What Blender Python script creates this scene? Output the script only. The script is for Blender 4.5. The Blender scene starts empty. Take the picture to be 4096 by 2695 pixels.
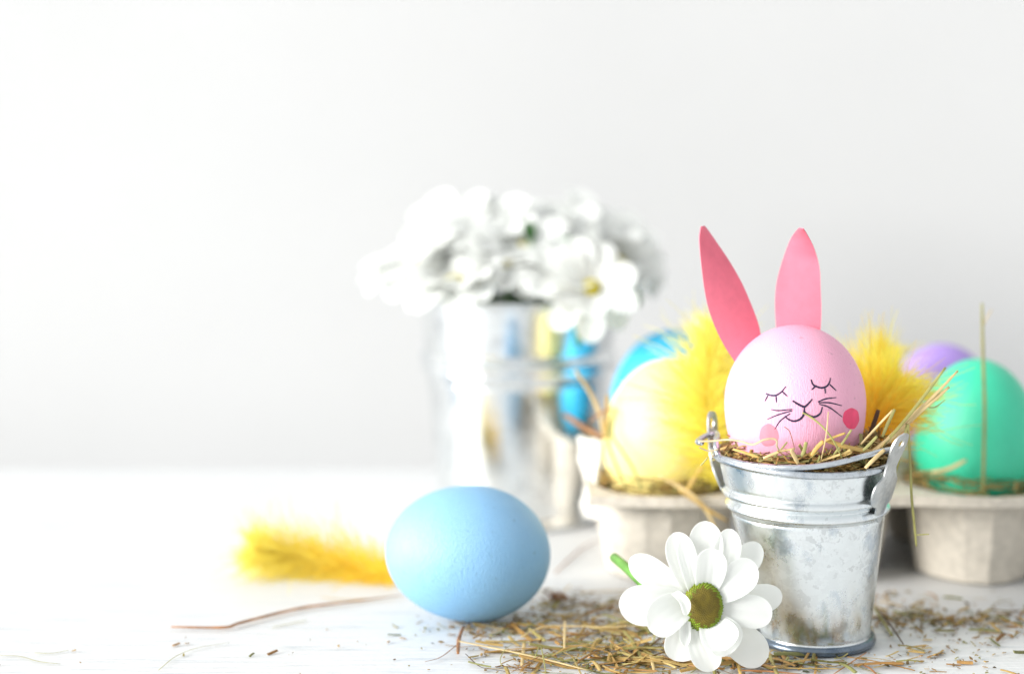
import bpy, bmesh, math, random
from mathutils import Vector, Matrix
from mathutils.bvhtree import BVHTree
R = math.radians
random.seed(7)
S = bpy.context.scene
COL = S.collection

# ------------------------------------------------------------------ camera
FPX, CAM_H, PITCH = 1920.0, 0.183, R(7.9)
cam = bpy.data.cameras.new('camera')
cam_o = bpy.data.objects.new('camera', cam); COL.objects.link(cam_o)
cam_o.location = (0, 0, CAM_H); cam_o.rotation_euler = (math.pi/2 - PITCH, 0, 0)
cam.sensor_width = 36.0; cam.lens = FPX/1024*36.0
cam.clip_start = 0.01; cam.clip_end = 50
cam.dof.use_dof = True; cam.dof.focus_distance = 0.592; cam.dof.aperture_fstop = 4.1
cam.dof.aperture_blades = 0
S.camera = cam_o
# ------------------------------------------------------------------ soft room light
W = bpy.data.worlds.new('World'); S.world = W; W.use_nodes = True
bg = W.node_tree.nodes['Background']
bg.inputs['Color'].default_value = (0.95, 0.98, 1.0, 1); bg.inputs['Strength'].default_value = 0.92
def area(name, loc, target, sx, sy, power, color):
    l = bpy.data.lights.new(name, 'AREA'); l.shape = 'RECTANGLE'; l.size = sx; l.size_y = sy
    l.energy = power; l.color = color
    o = bpy.data.objects.new(name, l); COL.objects.link(o); o.location = loc
    o.rotation_euler = (Vector(target)-Vector(loc)).to_track_quat('-Z', 'Y').to_euler()
    o['kind'] = 'helper'
    return o
area('window_light', (-11.4, -3.9, 3.7), (0.05, 0.66, 0.03), 7.5, 6.0, 3900.0, (1.0, 0.985, 0.96))
vs = S.view_settings
vs.view_transform = 'Standard'; vs.look = 'None'; vs.gamma = 1; vs.exposure = 0.0; vs.use_curve_mapping = False
S.cycles.max_bounces = 8; S.cycles.use_denoising = True
S.cycles.sample_clamp_indirect = 6

# ------------------------------------------------------------------ measuring helpers
FW = Vector((0, math.cos(PITCH), -math.sin(PITCH))); UP = Vector((0, math.sin(PITCH), math.cos(PITCH)))
EYE = Vector((0, 0, CAM_H))
SYS = {'d': (0, 0, 2380/4096), 'z1': (2700, 850, 1.424), 'z1a': (2750, 1650, 2.644), 'z5': (2450, 2000, 2.2533),
       'z8': (1600, 2200, 1.4875), 'z4': (3400, 1150, 1.204), 'z7': (600, 1850, 1.3222), 'z3': (2300, 1150, 1.424), 'b': (2950, 2350, 3.4)}
def P(s, x, y):
    ox, oy, k = SYS[s]; return ((ox + x/k)/4, (oy + y/k)/4)
def ray(px, py): return FW + Vector((1, 0, 0))*((px-512)/FPX) + UP*((336.9-py)/FPX)
def V(px, py, Y):
    d = ray(px, py); return EYE + d*(Y/d.y)
def G(px, py, z=0.0):
    d = ray(px, py); return EYE + d*((z-CAM_H)/d.z)
def mpp(p): return (Vector(p)-EYE).dot(FW)/FPX          # metres per picture pixel at p

# ------------------------------------------------------------------ object helpers
def tag(o, label=None, cat=None, group=None, kind=None):
    for k, v in (('label', label), ('category', cat), ('group', group), ('kind', kind)):
        if v: o[k] = v
    return o
def empty(name, loc=(0, 0, 0)):
    o = bpy.data.objects.new(name, None); COL.objects.link(o); o.location = loc
    o.empty_display_size = 0.01
    return o
def mesh(name, verts, faces, mat, parent=None, smooth=True, mats=None, fmat=None):
    me = bpy.data.meshes.new(name); me.from_pydata([tuple(v) for v in verts], [], faces)
    o = bpy.data.objects.new(name, me); COL.objects.link(o)
    for m in (mats or [mat]): me.materials.append(m)
    if fmat: me.polygons.foreach_set('material_index', fmat)
    if smooth: me.polygons.foreach_set('use_smooth', [True]*len(me.polygons))
    me.update()
    if parent:
        o.parent = parent; o.matrix_parent_inverse = Matrix.Translation(parent.location).inverted()
    return o
def solid(o, t, off=0.0):
    m = o.modifiers.new('thickness', 'SOLIDIFY'); m.thickness = t; m.offset = off
    e_ = o.modifiers.new('crisp_edge', 'EDGE_SPLIT'); e_.split_angle = R(50); return o
def catmull(pts, n):
    pts = [Vector(p) for p in pts]
    if len(pts) == 2: return [pts[0].lerp(pts[1], i/n) for i in range(n+1)]
    q = [pts[0]*2-pts[1]] + pts + [pts[-1]*2-pts[-2]]
    out = []; segs = len(pts)-1
    for i in range(n+1):
        u = i/n*segs; k = min(int(u), segs-1); t = u-k
        a, b, c, d = q[k:k+4]
        out.append(0.5*((2*b)+(c-a)*t+(2*a-5*b+4*c-d)*t*t+(3*b-a-3*c+d)*t**3))
    return out
def tube(verts, faces, pts, radii, sides=6, flat=1.0, ref=Vector((0, 0, 1)), close=True):
    """append a (flattened) tube along pts"""
    b = len(verts); n = len(pts)
    for i, p in enumerate(pts):
        t = (pts[min(i+1, n-1)]-pts[max(i-1, 0)])
        t = t.normalized() if t.length > 1e-9 else Vector((1, 0, 0))
        s = t.cross(ref)
        s = s.normalized() if s.length > 1e-4 else t.cross(Vector((0.3, 1, 0))).normalized()
        u = s.cross(t).normalized(); r = radii[i] if hasattr(radii, '__len__') else radii
        for k in range(sides):
            a = 2*math.pi*k/sides
            verts.append(p + s*(r*math.cos(a)) + u*(r*flat*math.sin(a)))
    for i in range(n-1):
        for k in range(sides):
            k2 = (k+1) % sides
            faces.append((b+i*sides+k, b+i*sides+k2, b+(i+1)*sides+k2, b+(i+1)*sides+k))
    if close:
        faces.append(tuple(b+k for k in reversed(range(sides)))); faces.append(tuple(b+(n-1)*sides+k for k in range(sides)))
def tube_obj(name, pts, r, mat, parent=None, n=None, sides=8, flat=1.0, ref=Vector((0, 0, 1))):
    if n: pts = catmull(pts, n)
    if callable(r): r = [r(i/(len(pts)-1)) for i in range(len(pts))]
    v, f = [], []; tube(v, f, pts, r, sides, flat, ref)
    return mesh(name, v, f, mat, parent)
def lathe(name, prof, mat, parent=None, n=96, cx=lambda z: 0, cy=lambda z: 0, close_bottom=False):
    v, f = [], []
    for (r, z) in prof:
        for k in range(n):
            a = 2*math.pi*k/n
            v.append((cx(z)+r*math.cos(a), cy(z)+r*math.sin(a), z))
    m = len(prof)
    for i in range(m-1):
        for k in range(n):
            k2 = (k+1) % n
            f.append((i*n+k, i*n+k2, (i+1)*n+k2, (i+1)*n+k))
    if close_bottom: f.append(tuple(reversed(range(n))))
    return mesh(name, v, f, mat, parent)

# ------------------------------------------------------------------ materials
def new_mat(name):
    m = bpy.data.materials.new(name); m.use_nodes = True
    nt = m.node_tree; return m, nt, nt.nodes, nt.links, nt.nodes['Principled BSDF']
def node(nt, t, **kw):
    n = nt.nodes.new(t)
    for k, v in kw.items(): setattr(n, k, v)
    return n
def ramp(nt, stops, interp='LINEAR'):
    n = nt.nodes.new('ShaderNodeValToRGB'); n.color_ramp.interpolation = interp
    els = n.color_ramp.elements
    while len(els) < len(stops): els.new(0.5)
    for e, (p, c) in zip(els, stops):
        e.position = p; e.color = tuple(c) + (1,) if len(c) == 3 else c
    return n
def coords(nt, scale, space='Object'):
    tc = nt.nodes.new('ShaderNodeTexCoord'); mp = nt.nodes.new('ShaderNodeMapping')
    mp.inputs['Scale'].default_value = scale
    nt.links.new(tc.outputs[space], mp.inputs['Vector']); return mp.outputs['Vector']
def noise(nt, vec, scale, detail=4, rough=0.55, dist=0.0):
    n = nt.nodes.new('ShaderNodeTexNoise'); n.inputs['Scale'].default_value = scale
    n.inputs['Detail'].default_value = detail; n.inputs['Roughness'].default_value = rough; n.inputs['Distortion'].default_value = dist
    if vec is not None: nt.links.new(vec, n.inputs['Vector'])
    return n
def bump(nt, height, strength, dist, bsdf, prev=None):
    b = nt.nodes.new('ShaderNodeBump'); b.inputs['Strength'].default_value = strength; b.inputs['Distance'].default_value = dist
    nt.links.new(height, b.inputs['Height'])
    if prev: nt.links.new(prev.outputs['Normal'], b.inputs['Normal'])
    nt.links.new(b.outputs['Normal'], bsdf.inputs['Normal']); return b
def egg_mat(name, c1, c2, rough=0.42, brush=(260, 260, 26), sss=0.15):
    m, nt, N, L, B = new_mat(name)
    n1 = noise(nt, coords(nt, (1, 1, 1)), 70, 5, 0.6)
    r = ramp(nt, [(0.3, c1), (0.7, c2)]); nb = noise(nt, coords(nt, brush), 5, 4, 0.65)
    av = node(nt, 'ShaderNodeMath', operation='AVERAGE') if False else node(nt, 'ShaderNodeMixRGB'); av.inputs[0].default_value = 0.55
    L.new(n1.outputs['Fac'], av.inputs[1]); L.new(nb.outputs['Fac'], av.inputs[2]); L.new(av.outputs[0], r.inputs['Fac'])
    fl = noise(nt, coords(nt, (1, 1, 1)), 700, 2, 0.5); fr = ramp(nt, [(0.27, (0.55, 0.55, 0.55)), (0.33, (1, 1, 1))]); L.new(fl.outputs['Fac'], fr.inputs['Fac'])
    mu = node(nt, 'ShaderNodeMixRGB', blend_type='MULTIPLY'); mu.inputs[0].default_value = 0.5
    L.new(r.outputs['Color'], mu.inputs[1]); L.new(fr.outputs['Color'], mu.inputs[2]); L.new(mu.outputs[0], B.inputs['Base Color'])
    B.inputs['Roughness'].default_value = rough + 0.05; B.inputs['Specular IOR Level'].default_value = 0.8
    B.inputs['Subsurface Weight'].default_value = sss; B.inputs['Subsurface Radius'].default_value = (0.004, 0.003, 0.003)
    B.inputs['Subsurface Scale'].default_value = 0.5
    n2 = noise(nt, coords(nt, brush), 8, 4, 0.6)
    b1 = bump(nt, n2.outputs['Fac'], 0.6, 0.0005, B)
    n3 = noise(nt, coords(nt, (1, 1, 1)), 420, 3, 0.6)
    bump(nt, n3.outputs['Fac'], 0.25, 0.0002, B, b1)
    return m
def plain(name, c, rough=0.5, metal=0.0, var=0.12, scale=200, bmp=0.2, bd=0.0002, trans=0.0, sc=(1, 1, 1)):
    m, nt, N, L, B = new_mat(name)
    n = noise(nt, coords(nt, sc), scale, 4)
    r = ramp(nt, [(0.3, [x*(1-var) for x in c]), (0.7, [min(1, x*(1+var)) for x in c])])
    L.new(n.outputs['Fac'], r.inputs['Fac']); L.new(r.outputs['Color'], B.inputs['Base Color'])
    B.inputs['Roughness'].default_value = rough; B.inputs['Metallic'].default_value = metal
    if bmp: bump(nt, n.outputs['Fac'], bmp, bd, B)
    if trans:
        t = node(nt, 'ShaderNodeBsdfTranslucent'); L.new(r.outputs['Color'], t.inputs['Color'])
        mx = node(nt, 'ShaderNodeMixShader'); mx.inputs[0].default_value = trans
        L.new(B.outputs[0], mx.inputs[1]); L.new(t.outputs[0], mx.inputs[2]); L.new(mx.outputs[0], N['Material Output'].inputs['Surface'])
    return m
def island_mat(name, stops, rough=0.6, trans=0.15):
    m, nt, N, L, B = new_mat(name)
    g = node(nt, 'ShaderNodeNewGeometry'); r = ramp(nt, stops)
    L.new(g.outputs['Random Per Island'], r.inputs['Fac'])
    n = noise(nt, coords(nt, (1, 1, 1)), 900, 3)
    mx = node(nt, 'ShaderNodeMixRGB', blend_type='MULTIPLY'); mx.inputs[0].default_value = 0.5
    rr = ramp(nt, [(0.3, (0.55, 0.5, 0.45)), (0.7, (1, 1, 1))]); L.new(n.outputs['Fac'], rr.inputs['Fac'])
    L.new(r.outputs['Color'], mx.inputs[1]); L.new(rr.outputs['Color'], mx.inputs[2])
    L.new(mx.outputs[0], B.inputs['Base Color']); B.inputs['Roughness'].default_value = rough
    t = node(nt, 'ShaderNodeBsdfTranslucent'); L.new(mx.outputs[0], t.inputs['Color'])
    ms = node(nt, 'ShaderNodeMixShader'); ms.inputs[0].default_value = trans
    L.new(B.outputs[0], ms.inputs[1]); L.new(t.outputs[0], ms.inputs[2]); L.new(ms.outputs[0], N['Material Output'].inputs['Surface'])
    return m
def tin_mat(name, base=(0.85, 0.89, 0.90), rough=0.24, spangle=230):
    m, nt, N, L, B = new_mat(name)
    v = node(nt, 'ShaderNodeTexVoronoi'); v.inputs['Scale'].default_value = spangle
    dn = noise(nt, coords(nt, (1, 1, 1)), 160, 4, 0.6)
    ad = node(nt, 'ShaderNodeMixRGB'); ad.inputs[0].default_value = 0.03
    L.new(coords(nt, (1, 1, 1)), ad.inputs[1]); L.new(dn.outputs['Color'], ad.inputs[2]); L.new(ad.outputs[0], v.inputs['Vector'])
    sp = node(nt, 'ShaderNodeSeparateColor'); L.new(v.outputs['Color'], sp.inputs[0])
    cr = ramp(nt, [(0.0, [x*0.80 for x in base]), (0.35, [x*0.93 for x in base]), (1.0, base)])
    L.new(sp.outputs[0], cr.inputs['Fac'])
    blot = noise(nt, coords(nt, (1, 1, 0.7)), 75, 6, 0.7)
    br = ramp(nt, [(0.34, (0.58, 0.64, 0.72)), (0.48, (1, 1, 1))]); L.new(blot.outputs['Fac'], br.inputs['Fac'])
    mx = node(nt, 'ShaderNodeMixRGB', blend_type='MULTIPLY'); mx.inputs[0].default_value = 0.8
    L.new(cr.outputs['Color'], mx.inputs[1]); L.new(br.outputs['Color'], mx.inputs[2]); L.new(mx.outputs[0], B.inputs['Base Color'])
    B.inputs['Metallic'].default_value = 1.0
    rr = ramp(nt, [(0.3, (rough*0.7,)*3), (0.75, (rough*2.0,)*3)]); L.new(blot.outputs['Fac'], rr.inputs['Fac']); L.new(rr.outputs['Color'], B.inputs['Roughness'])
    sc = noise(nt, coords(nt, (900, 900, 30)), 1.0, 3, 0.6)
    b1 = bump(nt, sc.outputs['Fac'], 0.10, 0.0002, B)
    lo = noise(nt, coords(nt, (1, 1, 1)), 55, 2, 0.5)
    bump(nt, lo.outputs['Fac'], 0.20, 0.0008, B, b1)
    return m
def petal_mat(name='petal_white', tr=0.48):
    m, nt, N, L, B = new_mat(name)
    B.inputs['Base Color'].default_value = (0.92, 0.93, 0.92, 1); B.inputs['Roughness'].default_value = 0.6
    n = noise(nt, coords(nt, (1, 1, 1)), 300, 2); bump(nt, n.outputs['Fac'], 0.08, 0.0002, B)
    t = node(nt, 'ShaderNodeBsdfTranslucent'); t.inputs['Color'].default_value = (0.92, 0.93, 0.90, 1)
    ms = node(nt, 'ShaderNodeMixShader'); ms.inputs[0].default_value = tr
    L.new(B.outputs[0], ms.inputs[1]); L.new(t.outputs[0], ms.inputs[2]); L.new(ms.outputs[0], N['Material Output'].inputs['Surface'])
    return m
def table_mat():
    m, nt, N, L, B = new_mat('white_painted_wood')
    g = noise(nt, coords(nt, (8, 130, 8)), 3.0, 6, 0.62, 0.4)
    r = ramp(nt, [(0.28, (0.36, 0.39, 0.41)), (0.34, (0.54, 0.57, 0.59)), (0.43, (0.655, 0.665, 0.67)), (1, (0.685, 0.685, 0.68))])
    L.new(g.outputs['Fac'], r.inputs['Fac'])
    s = noise(nt, coords(nt, (30, 90, 30)), 9, 5, 0.7)
    sr = ramp(nt, [(0.27, (0.62, 0.67, 0.70)), (0.36, (1, 1, 1))]); L.new(s.outputs['Fac'], sr.inputs['Fac'])
    mx = node(nt, 'ShaderNodeMixRGB', blend_type='MULTIPLY'); mx.inputs[0].default_value = 0.8
    L.new(r.outputs['Color'], mx.inputs[1]); L.new(sr.outputs['Color'], mx.inputs[2]); L.new(mx.outputs[0], B.inputs['Base Color'])
    B.inputs['Roughness'].default_value = 0.5
    b1 = bump(nt, g.outputs['Fac'], 0.5, 0.0012, B)
    n2 = noise(nt, coords(nt, (1, 1, 1)), 350, 4); bump(nt, n2.outputs['Fac'], 0.25, 0.0004, B, b1)
    return m
M = {
 'table': table_mat(),
 'wall': plain('matt_white_wall', (0.545, 0.546, 0.545), 0.9, var=0.012, scale=9, bmp=0.0),
 'pink_egg': egg_mat('pink_egg_paint', (0.79, 0.36, 0.50), (0.84, 0.42, 0.56), 0.45, (420, 420, 30)),
 'blue_egg': egg_mat('pale_blue_egg_paint', (0.20, 0.43, 0.67), (0.245, 0.485, 0.72), 0.48, (60, 300, 300)),
 'azure_egg': egg_mat('azure_egg_paint', (0.015, 0.42, 0.70), (0.03, 0.47, 0.74), 0.55),
 'yellow_egg': egg_mat('yellow_egg_paint', (0.92, 0.77, 0.26), (0.93, 0.81, 0.34), 0.42),
 'green_egg': egg_mat('mint_egg_paint', (0.015, 0.52, 0.30), (0.03, 0.58, 0.35), 0.38, (260, 260, 18)),
 'purple_egg': egg_mat('lilac_egg_paint', (0.32, 0.20, 0.58), (0.37, 0.24, 0.62), 0.42),
 'ear': plain('pink_card', (0.81, 0.19, 0.265), 0.75, var=0.05, scale=300, bmp=0.1, bd=0.0001, trans=0.12),
 'ink': plain('dark_violet_ink', (0.016, 0.010, 0.045), 0.5, var=0.4, scale=600, bmp=0),
 'cheek': plain('rose_ink', (0.80, 0.055, 0.16), 0.5, var=0.12, scale=260, bmp=0.1),
 'cheek_pale': plain('pale_rose_ink', (0.86, 0.21, 0.27), 0.5, var=0.10, scale=260, bmp=0.1),
 'tin': tin_mat('galvanised_tin'),
 'tin_back': tin_mat('bright_galvanised_tin', (0.88, 0.90, 0.90), 0.16, 160),
 'wire': tin_mat('zinc_wire', (0.62, 0.66, 0.70), 0.22, 400),
 'foot': tin_mat('dark_zinc', (0.20, 0.24, 0.29), 0.26, 300),
 'lug': tin_mat('dull_tin', (0.66, 0.67, 0.66), 0.34, 300),
 'petal': petal_mat(),
 'disc': plain('olive_disc', (0.155, 0.115, 0.006), 0.6, var=0.3, scale=500),
 'disc_green': plain('lime_disc', (0.20, 0.33, 0.010), 0.6, var=0.3, scale=500),
 'disc_yellow': plain('yellow_disc', (0.50, 0.42, 0.01), 0.6, var=0.3, scale=500),
 'stem': plain('green_stem', (0.11, 0.26, 0.045), 0.5, var=0.3, scale=200),
 'leaf': plain('dark_leaf', (0.06, 0.17, 0.045), 0.5, var=0.3, scale=120, trans=0.2),
 'pulp': plain('grey_pulp', (0.60, 0.55, 0.47), 0.9, var=0.13, scale=330, bmp=0.6, bd=0.0007),
 'pulp_torn': plain('torn_pale_pulp', (0.68, 0.66, 0.61), 0.9, var=0.10, scale=260, bmp=0.6, bd=0.0006),
 'pale': plain('pale_straw', (0.66, 0.50, 0.24), 0.5, var=0.18, scale=150, trans=0.1, sc=(1, 1, 1)),
 'gold': plain('gold_straw', (0.55, 0.36, 0.10), 0.5, var=0.22, scale=150, trans=0.1),
 'green': plain('green_straw', (0.36, 0.34, 0.11), 0.5, var=0.22, scale=150, trans=0.1),
 'brown': plain('brown_stalk', (0.26, 0.12, 0.045), 0.65, var=0.3, scale=250),
 'dark': plain('dark_stalk', (0.075, 0.040, 0.020), 0.7, var=0.3, scale=250),
 'tan': plain('rust_twig', (0.38, 0.16, 0.05), 0.6, var=0.4, scale=160),
 'dry': plain('grey_tendril', (0.42, 0.34, 0.21), 0.7, var=0.25, scale=250),
 'hay': island_mat('mixed_hay', [(0.0, (0.16, 0.075, 0.02)), (0.14, (0.38, 0.20, 0.055)), (0.4, (0.50, 0.33, 0.10)), (0.6, (0.62, 0.46, 0.18)), (0.78, (0.36, 0.34, 0.11)), (0.9, (0.18, 0.19, 0.06)), (1, (0.58, 0.30, 0.09))]),
 'crumb': island_mat('hay_crumbs', [(0.0, (0.05, 0.06, 0.03)), (0.3, (0.26, 0.14, 0.04)), (0.55, (0.46, 0.30, 0.09)), (0.75, (0.20, 0.20, 0.07)), (1, (0.50, 0.24, 0.07))]),
}
def feather_mat():
    m, nt, N, L, B = new_mat('yellow_down')
    a = node(nt, 'ShaderNodeVertexColor', layer_name='tint')
    L.new(a.outputs['Color'], B.inputs['Base Color']); B.inputs['Roughness'].default_value = 0.6
    t = node(nt, 'ShaderNodeBsdfTranslucent'); L.new(a.outputs['Color'], t.inputs['Color'])
    ms = node(nt, 'ShaderNodeMixShader'); ms.inputs[0].default_value = 0.5
    L.new(B.outputs[0], ms.inputs[1]); L.new(t.outputs[0], ms.inputs[2]); L.new(ms.outputs[0], N['Material Output'].inputs['Surface'])
    return m
M['feather'] = feather_mat()

# ------------------------------------------------------------------ setting: table and wall
TABLE_BACK = G(512, 469).y
def box(name, x0, x1, y0, y1, z0, z1, mat):
    v = [(x, y, z) for z in (z0, z1) for y in (y0, y1) for x in (x0, x1)]
    f = [(0, 2, 3, 1), (4, 5, 7, 6), (0, 1, 5, 4), (2, 6, 7, 3), (0, 4, 6, 2), (1, 3, 7, 5)]
    return mesh(name, v, f, mat, smooth=False)
tag(box('table_top', -1.6, 1.6, -0.55, TABLE_BACK, -0.03, 0, M['table']), 'white painted wooden table top strewn with hay', kind='structure')
tag(box('wall', -3, 3, TABLE_BACK+0.05, TABLE_BACK+0.09, -0.8, 2.6, M['wall']), 'plain white wall behind the table', kind='structure')

# ------------------------------------------------------------------ eggs
def egg_mesh(name, w, s_top, s_bot, mat, nu=72, nv=48, power=1.0):
    v, f = [], []
    for i in range(nv+1):
        th = math.pi*i/nv; c = math.cos(th)
        z = (s_top if c > 0 else s_bot)*c; r = w/2*math.sin(th)**power
        for k in range(nu):
            a = 2*math.pi*k/nu; v.append((r*math.cos(a), r*math.sin(a), z))
    for i in range(nv):
        for k in range(nu):
            k2 = (k+1) % nu; f.append((i*nu+k, (i+1)*nu+k, (i+1)*nu+k2, i*nu+k2))
    o = mesh(name, v, f, mat)
    bm = bmesh.new(); bm.from_mesh(o.data); bmesh.ops.remove_doubles(bm, verts=bm.verts, dist=1e-6); bm.to_mesh(o.data); bm.free()
    return o
# --- the small pail's place (needed by the egg)
PB = G(815, 657.5); R_FOOT = 0.0182
PY = PB.y + R_FOOT; PXB = V(815, 640, PY).x; PXT = V(804, 470, PY).x
R_RIM = 0.0288; RIM_Z = V(804, 474, PY-R_RIM).z
def pcx(z): return PXB + (PXT-PXB)*z/RIM_Z

# pink bunny egg
egg_top = V(795, 326.5, PY-0.004)
pink_c = Vector((V(794.5, 400, PY).x, PY-0.001, egg_top.z-0.0248))
bunny = egg_mesh('bunny_egg', 0.0446, 0.0248, 0.0325, M['pink_egg'])
bunny.location = pink_c; bunny.rotation_euler = (R(2), R(-1.5), 0)
tag(bunny, 'pink painted egg with paper bunny ears and a drawn sleeping face', 'egg')
bpy.context.view_layer.update()
bvh = BVHTree.FromPolygons([bunny.matrix_world @ v.co for v in bunny.data.vertices], [tuple(p.vertices) for p in bunny.data.polygons])
def on_egg(px, py):
    hit = bvh.ray_cast(EYE, ray(px, py).normalized()); return hit[0], hit[1]
def child(o, par):
    o.parent = par; o.matrix_parent_inverse = par.matrix_world.inverted(); return o
def stroke(name, pts, w0=0.00036, w1=0.00025):
    q = catmull([Vector((x, y, 0)) for x, y in pts], max(6, 4*len(pts)))
    v, f = [], []; rows = []
    for i, p in enumerate(q):
        h, n = on_egg(*P('z1', p.x, p.y))
        if h is None: continue
        rows.append((h, n))
    hs = [r[0] for r in rows]; m = len(rows)
    for i, (h, n) in enumerate(rows):
        t = (hs[min(i+1, m-1)]-hs[max(i-1, 0)]).normalized(); s = n.cross(t).normalized()
        u = i/(m-1); w = w0+(w1-w0)*u; w *= 0.55+0.45*math.sin(math.pi*min(1, max(0, u*0.9+0.05)))
        w *= 1+0.12*math.sin(i*2.3)
        for k in (-1, -0.5, 0.5, 1): v.append(h + s*(w*k) + n*(0.00005 if abs(k) == 1 else 0.00011))
    for i in range(m-1):
        for k in range(3): f.append((i*4+k, i*4+k+1, i*4+k+5, i*4+k+4))
    return child(mesh(name, v, f, M['ink']), bunny)
def join_strokes(name, lists, **kw):
    o = stroke(name, lists[0], **kw)
    for l in lists[1:]:
        c = stroke('eyelash' if 'eye' in name else name, l, w0=0.0003, w1=0.0002)
        c.parent = o; c.matrix_parent_inverse = Matrix()
        c.matrix_parent_inverse = o.matrix_world.inverted() @ Matrix() if False else (bunny.matrix_world @ bunny.matrix_world.inverted())
    return o
bpy.context.view_layer.update()
join_strokes('closed_eye', [[(517, 1030), (545, 1040), (575, 1040), (605, 1022), (632, 990)], [(530, 1040), (512, 1075)], [(575, 1040), (578, 1082)], [(610, 1018), (640, 1046)]])
join_strokes('closed_eye', [[(775, 951), (785, 978), (805, 990), (835, 998), (865, 988), (880, 965), (885, 942)], [(800, 989), (777, 1010)], [(853, 995), (856, 1030)], [(880, 978), (918, 1014)]])
stroke('nose', [(670, 1071), (700, 1090), (735, 1105), (757, 1090), (782, 1062)], 0.0004, 0.0003)
stroke('mouth', [(737, 1103), (735, 1135), (728, 1160), (705, 1180), (675, 1187), (645, 1176), (626, 1158)], 0.00038, 0.0003)
stroke('mouth', [(736, 1132), (755, 1150), (785, 1163), (812, 1156), (830, 1138), (839, 1106)], 0.00036, 0.0003)
for w in ([(668, 1120), (590, 1127), (547, 1121)], [(668, 1128), (590, 1150), (526, 1177)], [(657, 1143), (600, 1185), (568, 1234)],
          [(813, 1078), (860, 1060), (918, 1053)], [(818, 1082), (880, 1083), (950, 1099)], [(820, 1090), (880, 1110), (952, 1163)]):
    stroke('whisker', w, 0.00026, 0.00018)
def cheek(cx, cy, ax, ay, mat, label):
    v, f = [], []; n = 32; rings = 5
    for r in range(rings+1):
        for k in range(n):
            a = 2*math.pi*k/n; q = r/rings*(1+0.03*math.sin(3*a+cx)+0.02*math.sin(7*a))
            h, nn = on_egg(*P('z1', cx+ax*q*math.cos(a), cy+ay*q*math.sin(a)))
            if h is None: h, nn = v[-1], Vector((0, 0, 0))
            v.append(h + nn*(0.00007 if r < rings else 0.00003))
    for r in range(rings):
        for k in range(n): f.append((r*n+k, r*n+(k+1) % n, (r+1)*n+(k+1) % n, (r+1)*n+k))
    o = child(mesh('cheek', v, f, mat), bunny); o['label'] = label
cheek(1003, 1172, 47, 60, M['cheek'], 'round deep pink painted cheek')
cheek(535, 1268, 55, 64, M['cheek_pale'], 'pale pink painted cheek')
# ears: sheets of pink card, thickness from Solidify
def sheet(left, right, depth, n=26, m=8):
    """grid between two outline polylines given in z1 picture units; depth(s, t) -> Y"""
    L_ = catmull([Vector((x, y, 0)) for x, y in left], n); R_ = catmull([Vector((x, y, 0)) for x, y in right], n)
    v, f = [], []
    for i in range(n+1):
        for k in range(m+1):
            q = L_[i].lerp(R_[i], k/m); px, py = P('z1', q.x, q.y)
            v.append(V(px, py, depth(i/n, k/m*2-1)))
    for i in range(n):
        for k in range(m): f.append((i*(m+1)+k, i*(m+1)+k+1, (i+1)*(m+1)+k+1, (i+1)*(m+1)+k))
    return v, f
EY = PY
v, f = sheet([(392, 925), (330, 835), (270, 740), (212, 612), (175, 480), (150, 300), (139, 170), (141, 120), (149, 80)],
             [(500, 775), (486, 690), (473, 630), (438, 535), (380, 402), (310, 280), (232, 165), (190, 105), (166, 76)],
             lambda s, t: EY+0.004+0.004*s - 0.0035*s*s + 0.0008*t*t + 0.003*t*(0.4+s))
e = child(solid(mesh('ear', v, f, M['ear']), 0.0003), bunny); e['label'] = 'pink card ear leaning left'
v, f = sheet([(590, 760), (577, 650), (571, 510), (580, 400), (610, 285), (655, 160), (685, 112), (706, 88)],
             [(800, 760), (826, 690), (833, 560), (829, 430), (822, 310), (790, 200), (752, 125), (731, 92)],
             lambda s, t: EY+0.006 + (0.0045*s if s < 0.62 else 0.0045*0.62-0.045*(s-0.62)**1.1) + 0.0006*t*t - 0.0025*t)
e = child(solid(mesh('ear', v, f, M['ear']), 0.0003), bunny); e['label'] = 'upright pink card ear with a bent tip'

# pale blue egg on the table
bl = G(472, 619)
blue = egg_mesh('blue_egg', 0.0455, 0.0262, 0.0292, M['blue_egg'])
blue.rotation_euler = (0, R(95), R(6)); blue.location = (V(472.5, 552, bl.y).x, bl.y, 0.0228)
tag(blue, 'pale blue painted egg lying on its side on the table', 'egg')

# egg carton and its eggs
CF = G(964, 587); CY = CF.y + 0.0205; CX = V(977, 480, CY).x; PITCHX = 0.0570
def stand_egg(name, px, top_py, Y, w, st, sb, mat, label, rot=(0, 0, 0)):
    o = egg_mesh(name, w, st, sb, mat); t = V(px, top_py, Y)
    o.location = (t.x, Y, t.z-st); o.rotation_euler = rot; return tag(o, label, 'egg')
stand_egg('yellow_egg', P('d', 1548, 0)[0], P('d', 0, 834)[1], CY, 0.0455, 0.0315, 0.0262, M['yellow_egg'], 'yellow painted egg standing in the left carton cup', (R(2), R(3), 0))
stand_egg('green_egg', P('d', 2276, 0)[0], P('d', 0, 834)[1], CY, 0.0445, 0.0325, 0.0262, M['green_egg'], 'mint green painted egg standing in the carton at the right edge', (0, R(-1), 0))
stand_egg('azure_egg', P('d', 1556, 0)[0], P('d', 0, 768)[1], CY+PITCHX, 0.0465, 0.031, 0.0265, M['azure_egg'], 'bright azure egg behind the yellow egg', (0, R(4), 0))
stand_egg('lilac_egg', P('d', 2190, 0)[0], P('d', 0, 799)[1], CY+PITCHX, 0.0440, 0.030, 0.026, M['purple_egg'], 'lilac egg half hidden behind the mint green egg', (0, R(2), 0))
RIMZ = V(964, 499, CY-0.029).z
carton = empty('egg_carton', (CX-PITCHX, CY, 0))
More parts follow.
